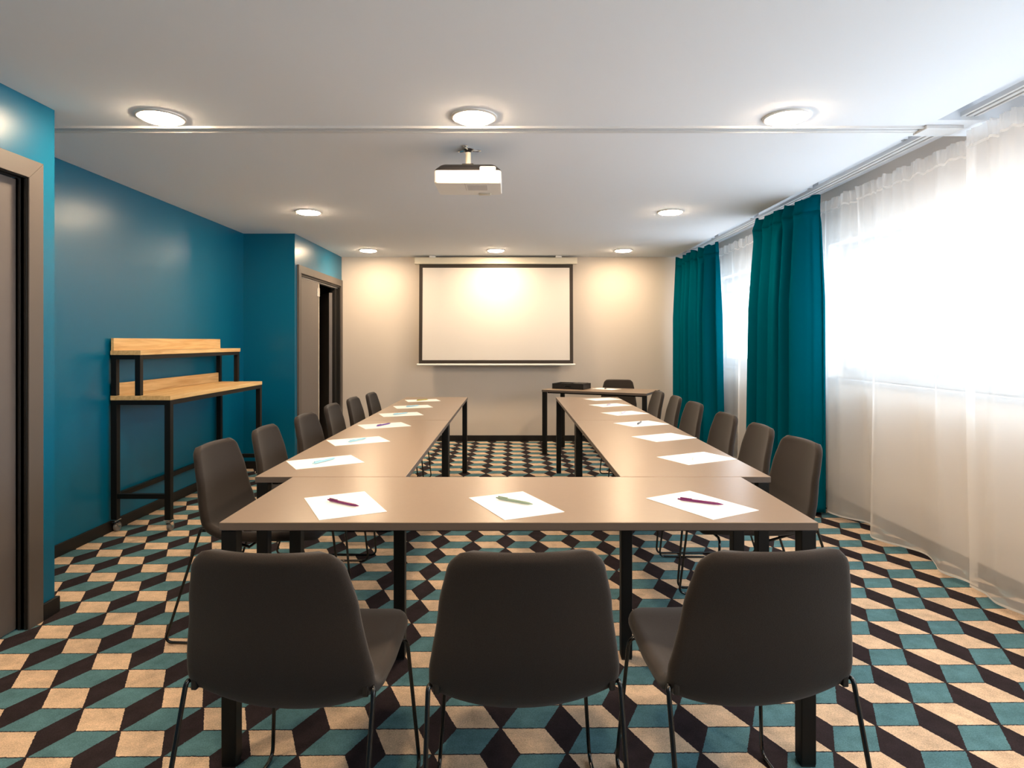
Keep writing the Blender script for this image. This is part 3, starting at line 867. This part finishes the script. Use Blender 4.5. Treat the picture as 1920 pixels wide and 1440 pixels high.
def drape(y0t, y1t, y0b, y1b, xn, xf, folds, seed, label, ztop=2.352):
    rnd = random.Random(seed)
    t = thing('drape', label, 'curtain', (0, 0, 0), group='teal drapes')
    n, nz = 220, 50; zb = 0.025
    ph = [rnd.uniform(-0.5, 0.5) for _ in range(8)]
    def pt(q, f, off=0.0):
        ya = y0t + (y0b - y0t) * f ** 0.6; yb = y1t + (y1b - y1t) * f ** 0.6
        y = ya + (yb - ya) * q
        qq = q + 0.018 * math.sin(2 * PI * q * 1.7 + ph[0]) + 0.012 * f * math.sin(2 * PI * q * 3.1 + ph[1])
        a = 0.044 + 0.034 * min(1, f * 3)
        w = math.sin(2 * PI * folds * qq + ph[2])
        w = math.copysign(abs(w) ** 0.75, w) + 0.25 * math.sin(2 * PI * folds * 2.3 * qq + ph[3])
        x = xn + (xf - xn) * q + a * w
        e = max(0.0, 1 - q / 0.05)                              # the near edge turns back to the window
        x += 0.05 * e
        pin = math.exp(-((f - 0.045) / 0.022) ** 2)            # pinch under the heading
        x += -0.018 * pin * math.sin(2 * PI * folds * 3 * q)
        return (x + off, y + 0.02 * math.cos(2 * PI * folds * qq + ph[2]), None)
    def grid(f0, f1, rows, off=0.0):
        mb = MB(); g = []
        for k in range(rows + 1):
            f = f0 + (f1 - f0) * k / rows; row = []
            for i in range(n + 1):
                q = i / n; x, y, _ = pt(q, f, off)
                z = ztop + (zb - ztop) * f + (0.014 * (math.sin(2 * PI * folds * 1.0 * q + 1) + 0.4 * math.sin(40 * q)) * (1 - f) ** 12)
                row.append(mb.bm.verts.new((x, y, z)))
            g.append(row)
        for k in range(rows):
            for i in range(n): mb.bm.faces.new((g[k][i], g[k][i + 1], g[k + 1][i + 1], g[k + 1][i]))
        return mb
    def fin(o, th):
        sd = o.modifiers.new('thick', 'SOLIDIFY'); sd.thickness = th; sd.offset = 0
    fin(grid(0.045, 1.0, nz).build('cloth', M['drape'], t, 180), 0.004)
    fin(grid(0.0, 0.045, 4).build('heading', M['drape'], t, 180), 0.007)
    return t
drape(4.50, 5.36, 4.50, 5.50, 2.195, 2.175, 5.0, 5, 'teal floor-length drape between the two windows, hanging in deep folds')
drape(6.62, 7.84, 6.52, 7.86, 2.19, 2.155, 6.0, 8, 'teal floor-length drape in the corner by the projection screen wall')

# ------------------------------------------------------------------ daylight
w = bpy.data.worlds.new('World'); scene.world = w; w.use_nodes = True
nt = w.node_tree; bg = nt.nodes['Background']
tc = nt.nodes.new('ShaderNodeTexCoord'); sp = nt.nodes.new('ShaderNodeSeparateXYZ'); nt.links.new(tc.outputs['Generated'], sp.inputs[0])
rp = nt.nodes.new('ShaderNodeValToRGB')
rp.color_ramp.elements[0].position = 0.46; rp.color_ramp.elements[0].color = (0.72, 0.84, 0.95, 1)
rp.color_ramp.elements[1].position = 0.52; rp.color_ramp.elements[1].color = (0.74, 0.88, 1.0, 1)
mr = nt.nodes.new('ShaderNodeMapRange'); mr.inputs[1].default_value = -1; mr.inputs[2].default_value = 1
nt.links.new(sp.outputs[2], mr.inputs[0]); nt.links.new(mr.outputs[0], rp.inputs[0]); nt.links.new(rp.outputs[0], bg.inputs[0])
bg.inputs[1].default_value = 8.5
for i, (a, b) in enumerate(WIN):
    ld = bpy.data.lights.new('window_portal', 'AREA'); ld.shape = 'RECTANGLE'; ld.size = WZ1 - WZ0; ld.size_y = b - a
    ld.cycles.is_portal = True
    lo = bpy.data.objects.new('window_portal', ld); COL.objects.link(lo)
    lo.location = (XW + 0.2, (a + b) / 2, (WZ0 + WZ1) / 2); lo.rotation_euler = (0, R(90), 0)

# ------------------------------------------------------------------ camera and view
cd_ = bpy.data.cameras.new('Camera'); cam = bpy.data.objects.new('Camera', cd_); COL.objects.link(cam)
cam.location = (0, 0, 1.283); cam.rotation_euler = (R(90), 0, 0)
cd_.sensor_width = 36; cd_.lens = 1151 / 1920 * 36
cd_.shift_x = 2 / 1920; cd_.shift_y = -79 / 1920
cd_.clip_start = 0.05
scene.camera = cam
scene.view_settings.view_transform = 'Standard'; scene.view_settings.look = 'None'
scene.view_settings.gamma = 1.0; scene.view_settings.use_curve_mapping = False
scene.view_settings.exposure = 0.3
scene.cycles.use_denoising = True
scene.cycles.max_bounces = 10; scene.cycles.transparent_max_bounces = 16
scene.cycles.sample_clamp_indirect = 8.0
